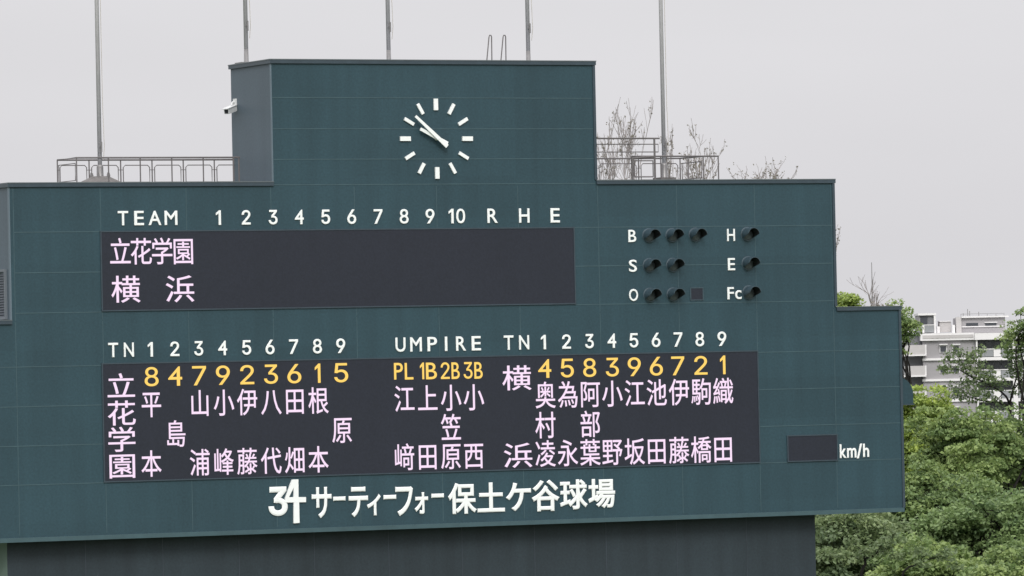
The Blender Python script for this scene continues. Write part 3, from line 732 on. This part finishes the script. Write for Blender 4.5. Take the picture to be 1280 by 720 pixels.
# ------------------------------------------------------------------ trees
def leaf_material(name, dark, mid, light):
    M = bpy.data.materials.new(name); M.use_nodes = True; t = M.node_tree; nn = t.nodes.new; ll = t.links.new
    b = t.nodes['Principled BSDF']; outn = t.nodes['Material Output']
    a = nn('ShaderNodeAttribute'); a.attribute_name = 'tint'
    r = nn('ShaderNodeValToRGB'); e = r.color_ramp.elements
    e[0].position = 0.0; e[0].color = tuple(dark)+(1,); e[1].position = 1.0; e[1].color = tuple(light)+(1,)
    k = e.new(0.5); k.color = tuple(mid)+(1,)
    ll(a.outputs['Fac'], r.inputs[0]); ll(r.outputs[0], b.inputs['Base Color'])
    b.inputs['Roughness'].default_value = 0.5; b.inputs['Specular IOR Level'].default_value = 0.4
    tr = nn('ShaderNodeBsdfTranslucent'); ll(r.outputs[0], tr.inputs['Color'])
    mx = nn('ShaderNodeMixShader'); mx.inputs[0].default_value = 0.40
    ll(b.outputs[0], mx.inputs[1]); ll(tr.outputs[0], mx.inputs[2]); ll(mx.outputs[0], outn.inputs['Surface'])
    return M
L_mid = leaf_material('leaf_mid_green', (0.084,0.137,0.057), (0.175,0.256,0.090), (0.315,0.402,0.141))
L_yel = leaf_material('leaf_fresh_yellow_green', (0.132,0.198,0.054), (0.275,0.365,0.083), (0.496,0.584,0.139))
L_grey = leaf_material('leaf_greyish_green', (0.079,0.123,0.064), (0.164,0.226,0.102), (0.280,0.349,0.162))
L_dark = leaf_material('leaf_dark_green', (0.058,0.106,0.052), (0.117,0.189,0.078), (0.226,0.316,0.123))
M_bark = mat('bark_dark', (0.020,0.019,0.017), 0.95, spec=0.1, var=0.3, scale=6, bump=0.5)
M_twig = mat('bare_twig_bark', (0.30,0.275,0.27), 0.9, var=0.2, scale=4)

def leaves(name, clumps, parent, M, rng, L0=0.15):
    """clumps: rows of (x,y,z, rx,rz, count, tint)"""
    Vs = []; Ts = []
    for (x, y, z, rx, rz, n, tn) in clumps:
        n = int(n)
        u = rng.normal(size=(n,3)); u /= np.linalg.norm(u, axis=1)[:,None]
        rad = rng.random(n)**0.45
        p = u*rad[:,None]*np.array([rx, rx, rz]); p[:,2] -= 0.35*rz*(p[:,0]**2+p[:,1]**2)/rx**2*2
        nrm = rng.normal(size=(n,3))*0.75+np.array([0,0,0.9]) + u*0.35
        nrm /= np.linalg.norm(nrm, axis=1)[:,None]
        a = np.cross(nrm, rng.normal(size=(n,3))); a /= np.linalg.norm(a, axis=1)[:,None]
        bb = np.cross(nrm, a); l = L0*(0.6+0.8*rng.random(n))[:,None]; w = l*0.30
        c = p+np.array([x,y,z])
        q = np.stack([c-a*l*.5, c+bb*w-a*l*.05, c+a*l*.5-nrm*l*0.10, c-bb*w-a*l*.05], 1)
        Vs.append(q.reshape(-1,3)); Ts.append(np.repeat(np.clip(tn+rng.normal(size=n)*0.13, 0, 1), 4))
    V = np.concatenate(Vs); T = np.concatenate(Ts); nq = len(V)//4
    base = np.array([V[:,0].mean(), V[:,1].mean(), V[:,2].min()]); V = V-base
    me = bpy.data.meshes.new(name); me.vertices.add(len(V)); me.vertices.foreach_set('co', V.ravel())
    me.loops.add(nq*4); me.loops.foreach_set('vertex_index', np.arange(nq*4, dtype=np.int32))
    me.polygons.add(nq); me.polygons.foreach_set('loop_start', np.arange(0, nq*4, 4, dtype=np.int32))
    at = me.attributes.new('tint', 'FLOAT', 'POINT'); at.data.foreach_set('value', T.astype(np.float32))
    me.materials.append(M); me.update(calc_edges=True); me.validate()
    o = bpy.data.objects.new(name, me); COL.objects.link(o); o.location = base; adopt(o, parent); return o

def limb(b, p0, p1, r0, r1, rng, sag=0.12, n=6, sides=7):
    p0, p1 = np.array(p0), np.array(p1); d = np.linalg.norm(p1-p0)
    off = rng.normal(size=3)*sag*d; pts = []; rs = []
    for i in range(n+1):
        t = i/n; q = p0+(p1-p0)*t+off*math.sin(math.pi*t)+(rng.normal(size=3)*0.015*d if 0 < i < n else 0)
        pts.append(q); rs.append(r0+(r1-r0)*t)
    b.tube(pts, rs, sides); return pts

def tree(label, px, py, d, R, Rz, M, seed, nclump=150, per=150, tint=0.5, flat=0.32, csize=0.62, L0=0.16, gap=0.0, cat='tree', hollow=0.5):
    """broadleaf tree: px, py = crown centre as seen, R / Rz crown radii in metres"""
    rng = np.random.default_rng(seed); c = F(px, py, d); c = np.array(c)
    root = empty('tree', (c[0], c[1], 0)); tag(root, label, cat, 'trees behind the scoreboard')
    b = MB(); cb = c[2]-Rz*0.75
    fork = np.array([c[0]+rng.normal()*0.3, c[1]+rng.normal()*0.3, max(cb*0.7, 1.5)])
    tr = 0.055*R+0.08
    limb(b, (c[0], c[1], -0.05), fork, tr*1.25, tr*0.85, rng, 0.03, 6, 10)
    # lobes give the crown an uneven outline
    nl = 17 if nclump > 150 else 9; lob = []
    for i in range(nl):
        u = rng.normal(size=3); u[2] = abs(u[2])*0.9-0.25; u /= np.linalg.norm(u)
        lob.append((u*np.array([R,R,Rz])*rng.uniform(0.42,0.95 if nl > 9 else 0.78), rng.uniform(0.22,0.46) if nl > 9 else rng.uniform(0.34,0.55), rng.normal()*0.10))
    lob.append((np.array([0,0,Rz*0.55]), 0.5, 0.05))
    tips = []
    for (lc, ls, lt) in lob:
        e = c+lc*0.85
        mid = limb(b, fork, e, tr*0.5, 0.03, rng, 0.10, 7, 7)
        tips.append((mid, lt))
    cl = []
    for i in range(nclump):
        lc, ls, lt = lob[rng.integers(len(lob))]
        u = rng.normal(size=3); u /= np.linalg.norm(u); r = rng.random()**(1-hollow)
        p = c+lc+u*np.array([R,R,Rz])*ls*r
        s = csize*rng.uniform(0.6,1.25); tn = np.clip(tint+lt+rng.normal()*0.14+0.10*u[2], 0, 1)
        cl.append((p[0],p[1],p[2], s, s*flat*rng.uniform(0.8,1.3), per*rng.uniform(0.6,1.2)*(s/csize)**1.5, tn))
        if i % 3 == 0:
            md = tips[rng.integers(len(tips))][0]; q = min(md, key=lambda z: np.linalg.norm(z-p)) if True else md[4]
            limb(b, q, p, 0.022, 0.009, rng, 0.08, 4, 5)
    b.build('trunk', M_bark, root, True)
    leaves('crown', cl, root, M, rng, L0); return root

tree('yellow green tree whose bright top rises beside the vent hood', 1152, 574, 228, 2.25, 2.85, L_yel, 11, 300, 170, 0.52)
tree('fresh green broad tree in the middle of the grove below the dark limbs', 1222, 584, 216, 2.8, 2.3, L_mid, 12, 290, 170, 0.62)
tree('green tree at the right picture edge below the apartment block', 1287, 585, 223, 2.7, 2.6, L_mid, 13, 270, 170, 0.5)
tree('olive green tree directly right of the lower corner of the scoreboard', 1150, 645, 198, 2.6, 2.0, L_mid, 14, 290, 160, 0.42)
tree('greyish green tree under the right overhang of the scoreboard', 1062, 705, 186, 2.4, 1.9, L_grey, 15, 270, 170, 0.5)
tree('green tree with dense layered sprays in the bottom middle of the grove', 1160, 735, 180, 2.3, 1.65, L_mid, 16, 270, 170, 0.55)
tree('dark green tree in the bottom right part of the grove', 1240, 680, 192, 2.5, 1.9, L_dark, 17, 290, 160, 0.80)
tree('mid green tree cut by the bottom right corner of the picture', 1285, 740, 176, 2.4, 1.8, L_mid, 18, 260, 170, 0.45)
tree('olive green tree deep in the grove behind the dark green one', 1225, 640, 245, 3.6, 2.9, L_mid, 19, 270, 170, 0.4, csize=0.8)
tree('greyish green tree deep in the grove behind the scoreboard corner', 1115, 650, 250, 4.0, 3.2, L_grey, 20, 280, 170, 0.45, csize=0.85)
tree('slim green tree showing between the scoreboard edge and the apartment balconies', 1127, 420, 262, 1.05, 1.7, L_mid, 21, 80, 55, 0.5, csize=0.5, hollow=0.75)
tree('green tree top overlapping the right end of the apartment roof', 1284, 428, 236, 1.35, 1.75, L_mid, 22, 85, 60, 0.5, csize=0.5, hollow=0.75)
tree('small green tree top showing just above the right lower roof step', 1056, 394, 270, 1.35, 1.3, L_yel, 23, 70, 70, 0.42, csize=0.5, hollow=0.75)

# the dark limbed tree in front of the apartment block
rng = np.random.default_rng(31)
dl = 238.0
def dp(px, py, off=0.0): return np.array(F(px, py, dl+off))
bs = dp(1264, 540); root = empty('tree', (bs[0], bs[1], 0)); tag(root, 'sparse tree with bent dark limbs in front of the apartment block', 'tree', 'trees behind the scoreboard')
b = MB()
b.tube([(bs[0]+.1, bs[1], -0.05), (bs[0]-.05, bs[1]+.1, bs[2]*0.5), bs, dp(1262.5,518), dp(1262.5,503)], [0.19,0.15,0.10,0.075,0.06], 9)
for pts, r0, r1 in (([(1262.5,505,0),(1258,496,-.2),(1252,490,-.4),(1244,485,-.5),(1236,482.5,-.6),(1228,483,-.8)], 0.055, 0.018),
                    ([(1262.5,508,0),(1250,504,.3),(1236,502,.5),(1226,500.5,.6),(1216,497,.7),(1207,495,.9),(1190,494,1.1)], 0.05, 0.012),
                    ([(1244,485,-.5),(1232,478,-.2),(1220,473.5,0),(1210,469,.1),(1200,462.5,.3),(1192,461.5,.4),(1182,462,.5),(1175,458,.5)], 0.042, 0.012),
                    ([(1210,469,.1),(1204,455,.1),(1196,444,.2),(1190,436,.2)], 0.022, 0.008),
                    ([(1220,473.5,0),(1222,458,-.2),(1220,445,-.3),(1224,434,-.4)], 0.022, 0.008),
                    ([(1262.5,503,0),(1266,488,.2),(1271,470,.4),(1268,452,.5),(1262,438,.5)], 0.05, 0.014),
                    ([(1266,488,.2),(1276,476,.6),(1287,462,.9)], 0.04, 0.014),
                    ([(1254,492,-.3),(1246,500,-.5),(1240,510,-.6)], 0.022, 0.008)):
    b.tube([dp(*q) for q in pts], list(np.linspace(r0, r1, len(pts))), 7)
cl = []
for (px, py, s, n, o) in ((1190,438,.34,60,.2),(1199,444,.40,70,.2),(1184,447,.30,45,.4),(1206,440,.32,55,.1),(1212,447,.40,80,-.1),(1219,440,.34,60,-.3),(1225,436,.3,45,-.4),
        (1178,456,.30,45,.5),(1188,461,.30,50,.4),(1203,455,.36,60,.2),(1213,458,.40,80,0),(1220,465,.42,90,-.1),(1228,472,.44,95,-.2),(1236,470,.36,70,-.4),(1243,474,.36,70,-.5),
        (1209,474,.40,80,.2),(1216,482,.44,95,.3),(1226,486,.42,90,-.4),(1203,484,.40,80,.5),(1194,492,.36,70,1.0),(1210,492,.42,95,.8),(1222,495,.42,90,.6),(1236,494,.36,70,-.3),
        (1248,482,.32,55,-.4),(1256,478,.30,45,-.2),(1266,462,.40,80,.4),(1270,450,.42,90,.4),(1262,442,.34,65,.5),(1276,466,.40,80,.6),(1284,455,.44,90,.9),(1274,486,.34,60,.3),
        (1186,480,.3,40,.6),(1246,502,.34,60,-.4),(1258,430,.25,35,.5),(1284,474,.4,80,.8),(1228,455,.3,45,-.3),(1237,460,.28,35,-.3)):
    p = dp(px, py, o); cl.append((p[0],p[1],p[2], s*1.25, s*0.75, n*1.1, 0.5+rng.normal()*0.15))
b.build('trunk', M_bark, root, True); leaves('crown', cl, root, L_grey, rng, 0.15)

# bare dark limbs breaking out of the foliage low down
def bare_limbs(label, d, trunk, limbs, seed):
    rng = np.random.default_rng(seed); p = np.array(F(*trunk, d)); root = empty('tree', (p[0], p[1], 0)); tag(root, label, 'tree', 'trees behind the scoreboard')
    b = MB(); b.tube([(p[0], p[1], -.05), (p[0]+.08, p[1], p[2]*.6), p], [0.15,0.12,0.075], 9)
    cl = []
    for pts, r0, r1 in limbs:
        Q = [np.array(F(x, y, d+o)) for x, y, o in pts]; b.tube(Q, list(np.linspace(r0, r1, len(Q))), 7)
        for k in range(3): q = Q[-1]+rng.normal(size=3)*0.22; cl.append((q[0],q[1],q[2], .34, .16, 60, .5))
    b.build('trunk', M_bark, root, True); leaves('crown', cl, root, L_grey, rng, 0.15)
bare_limbs('tree with one forked dark limb standing out under the scoreboard overhang', 173, (1075,728), [([(1075,728,0),(1078,712,.05),(1082,704,0),(1081,699,0),(1087,695,.1),(1092,694.5,.2),(1097,690,.25),(1104,689,.3),(1108,684,.4),(1115,682,.5)],.055,.014), ([(1081,701,0),(1080,695,0),(1077,692,0),(1078,688,-.1),(1073,684,-.2)],.026,.009), ([(1097,690,.25),(1100,684,.2),(1101,679,.1)],.016,.007)], 41)
bare_limbs('tree with a long low dark limb at the bottom of the grove', 172, (1126,728), [([(1126,728,0),(1130,714,.05),(1137,708,0),(1143,707,.1),(1149,702.5,.1),(1156,701.5,.1),(1163,698,.2),(1170,698,.25),(1178,694,.3)],.040,.012), ([(1149,702.5,.1),(1153,697,.0),(1158,694,-.1)],.018,.008)], 42)

# ------------------------------------------------------------------ bare twiggy trees whose tops show over the roofs
def twig_tree(label, px, ptop, d, half, crown_h, seed, depth=5, buds=1.0, r0=0.07, n0=4, M=None):
    """bare tree: half = half width of the crown in metres, its highest twig reaches pixel row ptop"""
    M = M or M_twig; rng = np.random.default_rng(seed); top = np.array(F(px, ptop, d)); hb = top[2]-crown_h
    root = empty('bare_tree', (top[0], top[1], 0)); tag(root, label, 'tree', 'bare trees behind the scoreboard')
    segs = []; bud = []
    def grow(p, dr, ln, r, k):
        n = 5; pts = [p]; d_ = dr.copy()
        for i in range(n):
            d_ = d_+rng.normal(size=3)*0.09+np.array([0,0,0.06]); d_ /= np.linalg.norm(d_); pts.append(pts[-1]+d_*ln/n)
        r1 = max(r*0.55, 0.007); segs.append((np.array(pts), r, r1))
        for q in pts[2:]:
            if k <= 1 and rng.random() < buds*0.6: bud.append(q+rng.normal(size=3)*0.03)
        if k == 0: return
        for j in range(3 if k > 1 else 3):
            s_ = pts[rng.integers(1, n+1)]
            nd = d_+rng.normal(size=3)*0.36; nd[2] += 0.12; nd /= np.linalg.norm(nd)
            grow(s_, nd, ln*rng.uniform(0.5,0.85), max(r1*0.8, 0.008), k-1)
    for j in range(n0):
        a = 2*math.pi*j/n0+rng.random(); dr = np.array([math.cos(a)*0.35, math.sin(a)*0.35, 1.0]); dr /= np.linalg.norm(dr)
        grow(np.zeros(3), dr, 1.0, r0*0.6, depth-1)
    A = np.concatenate([q[0] for q in segs]); sz = crown_h/A[:,2].max(); sxy = half/np.percentile(np.abs(A[:,:2]), 98)
    sc3 = np.array([sxy, sxy, sz]); o = np.array([top[0], top[1], hb])
    b = MB(); b.tube([(top[0], top[1], -0.05), (top[0]+.1, top[1]-.1, hb*.5), (top[0], top[1], hb+0.05)], [r0*2.2, r0*1.6, r0], 9)
    for P_, ra, rb in segs:
        Q = P_*sc3+o; b.tube(Q, list(np.linspace(ra, rb, len(Q))), 5 if ra > 0.02 else 4, False)
    b.build('trunk', M, root, True)
    if bud:
        cl = [(*(np.array(q)*sc3+o), .06, .06, 4, .5) for q in bud]; leaves('crown', cl, root, L_bud, rng, 0.075)
L_bud = leaf_material('opening_buds', (0.16,0.14,0.11), (0.22,0.20,0.15), (0.28,0.26,0.18))
twig_tree('bare twiggy tree rising beside the right wall of the clock tower', 757, 122, 215, 0.85, 4.4, 51, 4, 0.15, 0.04, 5)
twig_tree('bare twiggy tree behind the taller right stair railing', 783, 121, 221, 0.8, 4.2, 52, 4, 0.15, 0.04, 5)
twig_tree('thin bare tree close behind the right flagpole', 838, 155, 222, 0.5, 3.4, 53, 4, 0.3, 0.04, 3)
twig_tree('bare budding tree behind the outer end of the low right railing', 876, 148, 219, 0.8, 3.6, 54, 4, 0.35, 0.045, 5)
twig_tree('budding tree top just visible over the right upper roof', 964, 193, 224, 1.5, 3.0, 55, 4, 0.6, 0.045, 6)
twig_tree('thin budding tree at the right upper corner of the scoreboard', 1034, 252, 226, 0.55, 4.4, 56, 3, 0.8, 0.04, 4)
twig_tree('pale forked bare tree standing above the right lower roof step', 1091, 340, 240, 0.75, 1.7, 57, 3, 0.0, 0.06, 4)
twig_tree('small budding tree beside the foliage above the lower roof step', 1107, 374, 236, 0.55, 1.3, 58, 4, 0.6, 0.05, 4)
p = F(1089.5, 328, 250); am = MB(); am.tube([(p.x, p.y, 0), (p.x, p.y, p.z-2.2), (p.x, p.y, p.z)], [0.05, 0.03, 0.014], 7)
tag(am.build('antenna_mast', M_steel), 'thin vertical antenna mast behind the forked bare tree', 'antenna')
